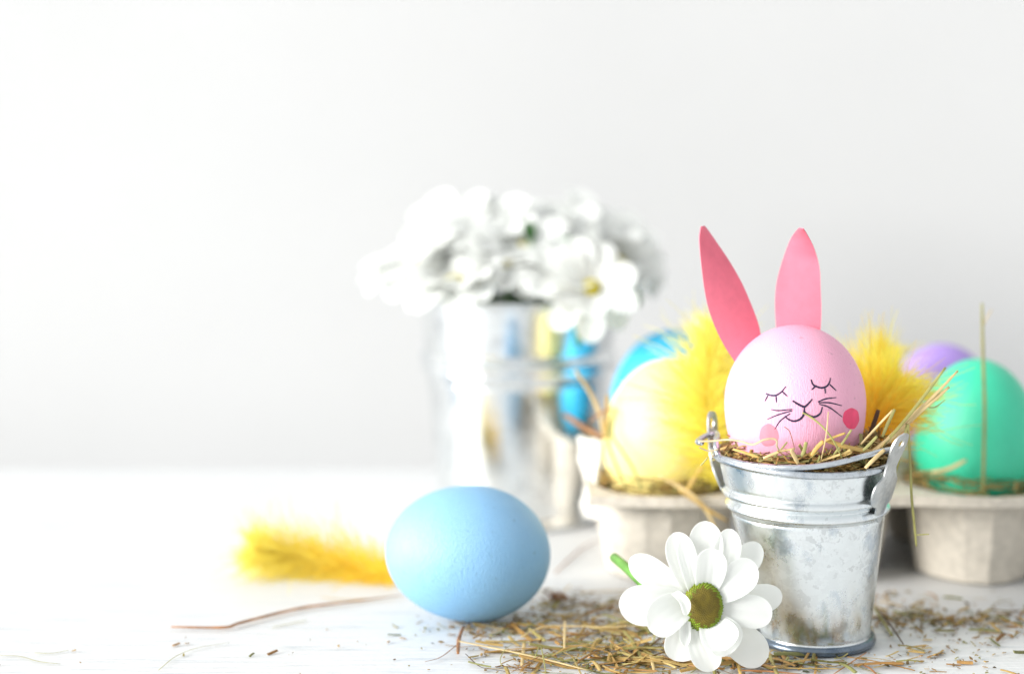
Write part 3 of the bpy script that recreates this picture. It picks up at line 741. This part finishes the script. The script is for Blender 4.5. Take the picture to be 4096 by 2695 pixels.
# litter on the table
v, f = [], []; v2, f2 = [], []
def clear(p, m=0.002): return math.hypot(p.x-PXB, p.y-PY) > 0.0185+m and not (CY-0.026 < p.y < CY+0.1 and p.x > lx)
for (cx, cy, sx, sy, nb, nc, lmax) in ((1370, 1440, 120, 26, 210, 420, .012), (1440, 1500, 150, 24, 240, 480, .022), (1480, 1545, 180, 16, 190, 300, .024),
     (2120, 1440, 55, 18, 120, 260, .010), (2310, 1445, 70, 22, 110, 260, .011), (2200, 1520, 120, 25, 45, 130, .010), (1160, 1462, 90, 12, 60, 260, .006),
     (1330, 1400, 60, 12, 40, 80, .009), (950, 1510, 230, 30, 6, 45, .006), (1820, 1540, 110, 9, 120, 140, .022), (2060, 1385, 60, 12, 20, 70, .006), (300, 1520, 220, 25, 2, 14, .007)):
    for i in range(int(nb*0.52)):
        p = G(*P('d', rg.gauss(cx, sx), rg.gauss(cy, sy)))
        if not clear(p): continue
        L = rg.uniform(.002, lmax); w = rg.uniform(.0003, .0012)*(1.35 if cy > 1490 else 1)
        p.z = w*0.3+0.0003+rg.random()*0.0011*(L > .005)
        a = rg.gauss(0, .8); blade(v, f, p, Vector((math.cos(a), math.sin(a)*1.3, rg.gauss(0, .10))), L, w, rg.gauss(0, .08), rg, zmin=0.0004)
    for i in range(int(nc*0.55)):
        p = G(*P('d', rg.gauss(cx, sx), rg.gauss(cy, sy)))
        if not clear(p): continue
        p.z = 0.0005; scrap(v2, f2, p, rg.uniform(.0003, .0012), rg)
tag(mesh('hay_litter', v, f, M['hay'], smooth=False), 'loose hay strewn over the white table', 'hay', kind='stuff')
tag(mesh('hay_crumbs', v2, f2, M['crumb'], smooth=False), 'fine hay crumbs scattered on the white table', 'hay', kind='stuff')

# ------------------------------------------------------------------ single straws one can pick out
GP = {'p': 'straws standing out of the small pail', 't': 'straws lying on the table', 'c': 'straws around the carton'}
def straw(label, sys_, pts, where, wpx, mat, grp, flat=0.24, name='straw', taper=0.5, jit=0.0):
    """where: ('g', lift) on the table or a list/number of Y distances"""
    q = []
    for i, (x, y) in enumerate(pts):
        px, py = P(sys_, x, y)
        if isinstance(where, tuple): q.append(G(px, py, where[1]))
        else: q.append(V(px, py, where[i] if isinstance(where, list) else where))
    w = wpx*mpp(q[0]); n = max(10, 6*(len(q)-1)); c = catmull(q, n)
    if isinstance(where, tuple):
        for p in c: p.z = max(p.z, w*flat/2+0.0003)
    ref = Vector((0, -0.9, 0.5)) if not isinstance(where, tuple) else Vector((0, 0, 1))
    r = [w/2*(1-taper*0.5*(abs(i/n-0.45)*2)**3)*(1+0.06*math.sin(i*1.9+wpx)) for i in range(n+1)]
    v, f = [], []; tube(v, f, c, r, 8, flat, ref)
    o = mesh(name, v, f, M[mat]); return tag(o, label, 'twig' if name == 'twig' else 'straw', GP[grp])
F = PY-0.024
for a in (
 ('pale green straw curving down across the bunny mouth', 'z1a', [(1215, 0), (1300, 45), (1420, 140), (1540, 290), (1640, 495)], [PY-.0242, PY-.0245, PY-.0255, PY-.0262, PY-.0265], 2.0, 'green', 'p'),
 ('thin upright straw right of the bunny mouth', 'z1a', [(1490, -10), (1465, 250), (1408, 520)], [PY-.0255, PY-.026, PY-.0262], 1.3, 'pale', 'p'),
 ('greenish straw leaning right under the deep pink cheek', 'z1a', [(1735, 180), (1640, 320), (1530, 470)], F, 2.5, 'green', 'p'),
 ('flat straw end under the bunny mouth on the right', 'z1a', [(1670, 215), (1560, 255), (1455, 300)], F-.001, 2.6, 'gold', 'p'),
 ('long pale straw slanting up from the deep pink cheek to the yellow feather', 'z1a', [(2120, 20), (1980, 180), (1835, 335)], [PY-.012, PY-.015, PY-.018], 2.2, 'pale', 'p'),
 ('short green flat straw below the deep pink cheek', 'z1a', [(2005, 250), (1920, 340), (1830, 425)], PY-.022, 3.2, 'green', 'p'),
 ('broad pale straw blade running up to the right lug of the small pail', 'z1a', [(2345, 120), (2160, 260), (1950, 420)], [PY-.008, PY-.013, PY-.018], 5.0, 'pale', 'p'),
 ('cut straw lying across the handle near the right lug', 'z1a', [(2085, 390), (1985, 480), (1880, 585)], [PY-.024, PY-.0265, PY-.028], 4.0, 'pale', 'p'),
 ('dark brown stalk standing between the pink egg and the orange feather', 'z1a', [(2020, -30), (1960, 150), (1890, 340)], PY-.004, 4.6, 'dark', 'p'),
 ('straw hanging down over the right lug of the small pail', 'z1a', [(2325, 120), (2265, 380), (2195, 655)], [PY-.0125, PY-.0145, PY-.016], 3.2, 'green', 'p'),
 ('fine brown thread of hay in front of the pink egg, right of the pale cheek', 'z1a', [(1020, 148), (1080, 200), (1130, 370)], PY-.0255, 0.9, 'brown', 'p'),
 ('grey wavy tendril lying across the left rim and the pale cheek', 'z1a', [(112, 302), (250, 300), (430, 285), (560, 302), (690, 336), (800, 290), (900, 275), (945, 300), (945, 350), (970, 400)], [PY-.010, PY-.012, PY-.016, PY-.019, PY-.0225, PY-.0245, PY-.025, PY-.0255, PY-.026, PY-.026], 2.4, 'dry', 'p'),
 ('thin brown straw end poking out left of the rim', 'z1a', [(122, 368), (230, 405), (330, 385)], PY-.017, 1.6, 'dry', 'p'),
 ('short pale green straw hanging left of the rim', 'z1a', [(215, 470), (175, 520), (135, 562)], PY-.012, 1.6, 'green', 'p'),
 ('upright cut straw in front of the pale cheek', 'z1a', [(1055, 310), (980, 400), (905, 485)], F, 1.9, 'green', 'p'),
 ('standing green straw stub in the middle of the nest', 'z1a', [(1255, 310), (1235, 400), (1200, 470)], F-.001, 3.8, 'green', 'p'),
 ('thick tan straw pointing up below the bunny mouth', 'z1a', [(1440, 300), (1370, 370), (1310, 455)], F-.001, 4.6, 'gold', 'p'),
 ('flat brown straw stub leaning left in the nest', 'z1a', [(1095, 390), (1130, 460), (1175, 545)], F-.002, 4.4, 'pale', 'p'),
 ('horizontal pale straw at the front of the nest', 'z1a', [(800, 480), (950, 420), (1140, 378)], F-.001, 2.6, 'pale', 'p'),
 ('long straw lying along the front of the nest on the left', 'z1a', [(480, 385), (600, 420), (760, 475)], [PY-.021, PY-.023, PY-.025], 3.0, 'gold', 'p'),
 ('broad straw lying across the nest at the right', 'z1a', [(1460, 290), (1700, 365), (2010, 430)], [PY-.0245, PY-.0235, PY-.020], 5.0, 'gold', 'p'),
 ('long straw rising right to the mint green egg, upper of the pair', 'z4', [(150, 770), (300, 595), (460, 385)], [PY-.016, PY-.012, PY-.006], 3.2, 'green', 'p'),
 ('long forked straw rising right to the mint green egg, lower of the pair', 'z4', [(120, 790), (260, 650), (400, 525), (520, 400)], [PY-.018, PY-.012, PY-.009, PY-.005], 3.2, 'pale', 'p'),
 ('thick pale straw end below the forked straw', 'z4', [(270, 660), (370, 570), (478, 478)], [PY-.012, PY-.010, PY-.007], 4.0, 'pale', 'p'),
 ('short green side twig in front of the mint green egg', 'z4', [(365, 575), (410, 575), (460, 540)], PY-.008, 1.3, 'green', 'p'),
 ('long straw hanging from the small pail down in front of the carton', 'z4', [(280, 660), (290, 850), (297, 1010), (310, 1140), (320, 1245)], [PY-.013, PY-.012, PY-.012, PY-.012, PY-.012], 2.8, 'green', 'p'),
 ('tiny side spur at the end of the hanging straw', 'z4', [(318, 1190), (350, 1188), (382, 1186)], PY-.012, 1.4, 'green', 'p'),
 ('steep straw right of the dark stalk', 'z4', [(215, 585), (180, 660), (155, 720)], PY-.014, 3.4, 'green', 'p'),
 ('slanting pale straw crossing the dark stalk', 'z4', [(205, 590), (120, 680), (55, 750)], PY-.019, 2.2, 'pale', 'p'),
 # table
 ('long thick pale straw at the bottom of the picture below the blue egg', 'z8', [(352, 540), (620, 592), (880, 650), (1120, 712)], ('g', .0024), 3.8, 'pale', 't'),
 ('arched pale straw left of the front daisy', 'z8', [(722, 515), (800, 472), (920, 448), (1250, 455), (1480, 440)], ('g', .0032), 3.0, 'pale', 't'),
 ('short pale straw pointing away from the camera across the arched one', 'z8', [(982, 415), (978, 580)], ('g', .0028), 2.6, 'pale', 't'),
 ('short pale straw under the long thick straw', 'z8', [(742, 530), (725, 690)], ('g', .0014), 3.6, 'pale', 't'),
 ('short brown stick at the left end of the long thick straw', 'z8', [(378, 450), (350, 530), (345, 615)], ('g', .0020), 3.8, 'brown', 't'),
 ('thin brown bent stalk left of the long thick straw', 'z8', [(335, 565), (240, 635), (148, 662)], ('g', .0010), 1.4, 'brown', 't'),
 ('thin dark forked twig at the bottom edge of the picture', 'z8', [(390, 615), (475, 690), (560, 708), (650, 722)], ('g', .0010), 1.4, 'dark', 't'),
 ('thin dark brown twig crossing the long thick straw', 'z8', [(880, 605), (770, 660), (660, 726)], ('g', .0030), 1.5, 'brown', 't'),
 ('thin green blade looping over the long thick straw', 'z8', [(605, 690), (598, 640), (640, 575), (720, 548), (800, 552)], ('g', .0035), 0.9, 'green', 't'),
 ('bent green blade right of the loop', 'z8', [(800, 640), (835, 570), (862, 690), (865, 730)], ('g', .0035), 1.3, 'green', 't'),
 ('long thin green straw slanting up to the front daisy', 'z8', [(830, 640), (1100, 560), (1330, 470)], ('g', .0025), 1.3, 'green', 't'),
 ('gold straw slanting right behind the front daisy petals', 'z8', [(1280, 590), (1420, 540), (1560, 492)], ('g', .0025), 1.8, 'gold', 't'),
 ('tan straw stub left of the lowest daisy petal', 'z8', [(1370, 692), (1480, 615)], ('g', .0020), 3.0, 'gold', 't'),
 ('yellow straw stub pointing at the camera under the daisy', 'z8', [(1492, 622), (1513, 718)], ('g', .0015), 3.2, 'pale', 't'),
 ('tan straw under the right side petals of the front daisy', 'z8', [(1992, 610), (2028, 740)], ('g', .0020), 3.6, 'gold', 't'),
 ('long rusty straw at the bottom edge right of the daisy', 'b', [(40, 1120), (400, 1130), (860, 1172)], ('g', .0010), 4.6, 'tan', 't'),
 ('long gold straw lying below the small pail', 'b', [(560, 1085), (900, 1092), (1420, 1098)], ('g', .0012), 3.0, 'gold', 't'),
 ('green straw lying in front of the small pail foot', 'b', [(430, 975), (700, 985), (1040, 980)], ('g', .0012), 3.0, 'green', 't'),
 ('dark curled straw under the daisy, in front of the pail', 'b', [(380, 1040), (550, 1015), (680, 1045)], ('g', .0012), 2.4, 'dark', 't'),
 ('thin rust stalk at the bottom edge below the pail', 'b', [(1755, 875), (1520, 1030), (1305, 1172)], ('g', .0010), 1.9, 'tan', 't'),
 ('short rusty straw at the bottom right of the pail', 'b', [(1715, 1050), (1800, 1090), (1890, 1172)], ('g', .0010), 2.8, 'tan', 't'),
 ('dark straw leaning by the right foot of the small pail, nearer of the pair', 'b', [(1850, 240), (1970, 440), (2110, 650)], ('g', .0016), 2.8, 'green', 't'),
 ('dark straw leaning by the right foot of the small pail, farther of the pair', 'b', [(1870, 250), (2080, 500), (2255, 765)], ('g', .0022), 2.0, 'dark', 't'),
 ('flat brown straw lying behind the front daisy left of the pail', 'z8', [(1075, 248), (1230, 242), (1400, 238)], ('g', .0010), 2.6, 'gold', 't'),
 ('dark dried stem running behind the blue egg', 'd', [(1290, 1330), (1350, 1275), (1400, 1250)], ('g', .0010), 2.2, 'brown', 't'),
 ('thin dark stem with a dried flower head right of the blue egg', 'z8', [(960, 285), (1080, 305), (1200, 345)], ('g', .0010), 1.5, 'brown', 't'),
 # carton
 ('tall thin straw standing in front of the mint green egg', 'z4', [(640, 990), (645, 800), (648, 560), (640, 300), (636, 75)], CY-.026, 3.4, 'green', 'c'),
 ('short side spur at the top of the tall thin straw', 'z4', [(645, 180), (660, 145), (684, 105)], CY-.026, 1.6, 'dry', 'c'),
 ('straw lying against the mint green egg', 'z4', [(395, 890), (480, 870), (560, 830)], CY-.024, 4.0, 'pale', 'c'),
 ('curved pale straw hanging over the carton edge by the yellow egg', 'z3', [(480, 1070), (590, 1130), (680, 1190), (750, 1270), (800, 1370)], [CY-.026, CY-.028, CY-.0315, CY-.033, CY-.034], 4.2, 'pale', 'c'),
 ('thin straw crossing the carton front towards the small pail', 'z3', [(590, 1150), (720, 1240), (870, 1330)], [CY-.030, CY-.033, CY-.034], 3.0, 'gold', 'c'),
 ('green stalk bending left of the yellow egg, left of the pair', 'z3', [(232, 690), (205, 760), (190, 880), (225, 990), (290, 1140)], [CY-.012, CY-.014, CY-.018, CY-.022, CY-.026], 3.4, 'green', 'c'),
 ('green stalk bending left of the yellow egg, right of the pair', 'z3', [(228, 690), (210, 830), (260, 920), (330, 1030), (380, 1150)], [CY-.016, CY-.018, CY-.022, CY-.025, CY-.027], 3.0, 'green', 'c'),
 ('upright tan straw in front of the azure egg', 'z3', [(190, 610), (180, 740), (170, 860)], CY-.010, 4.6, 'gold', 'c'),
 ('pale straw leaning left over the shiny large pail', 'z3', [(0, 470), (80, 590), (140, 720), (165, 850)], [CY-.006, CY-.006, CY-.008, CY-.010], 4.2, 'pale', 'c'),
 ('short rusty spur at the top of the green stalks', 'z3', [(82, 765), (150, 712), (225, 688)], CY-.012, 2.2, 'tan', 'c'),
 ('brown stalk lying on the torn carton end', 'z3', [(-60, 720), (40, 790), (170, 860)], [CY+.02, CY+.01, CY], 6.0, 'brown', 'c'),
 ('tan stick propped against the feather over the yellow egg', 'z3', [(750, 970), (690, 1070), (640, 1150)], [CY-.034, CY-.032, CY-.03], 5.0, 'gold', 'c'),
): straw(*a)
straw('long rusty twig lying on the table left of the blue egg', 'd', [(398, 1456), (520, 1457), (560, 1446), (690, 1414), (790, 1400), (945, 1381)], ('g', .0013), 3.4, 'tan', 't', name='twig', flat=0.9, taper=1.2)
straw('short pale twig by the far end of the rusty twig', 'd', [(745, 1386), (800, 1392), (870, 1390)], ('g', .0010), 1.9, 'gold', 't', name='twig')
straw('thin grey green blade on the table left of the blue egg', 'z7', [(650, 868), (740, 850), (830, 830)], ('g', .0006), 1.4, 'green', 't')
straw('long faint thin blade at the lower left of the table', 'z7', [(45, 1095), (140, 1020), (260, 975), (420, 950)], ('g', .0008), 1.0, 'green', 't')
straw('faint thin blade at the lower left edge of the picture', 'd', [(0, 1522), (45, 1524), (90, 1536), (140, 1542)], ('g', .0006), 1.2, 'green', 't')
straw('faint short blade near the lower left corner', 'd', [(80, 1516), (120, 1517), (160, 1510)], ('g', .0006), 1.2, 'green', 't')
# dried flower head
v, f = [], []; hc = G(*P('z8', 935, 285), .002)
for i in range(90): blade(v, f, hc+Vector((rg.gauss(0, .002), rg.gauss(0, .002), abs(rg.gauss(0, .001)))), Vector((rg.gauss(0, 1), rg.gauss(0, 1), rg.gauss(0, .6))), rg.uniform(.001, .004), .0004, .1, rg, zmin=.0004)
tag(mesh('dried_flower_head', v, f, M['brown'], smooth=False), 'small crumbled brown flower head right of the blue egg', 'dried flower')
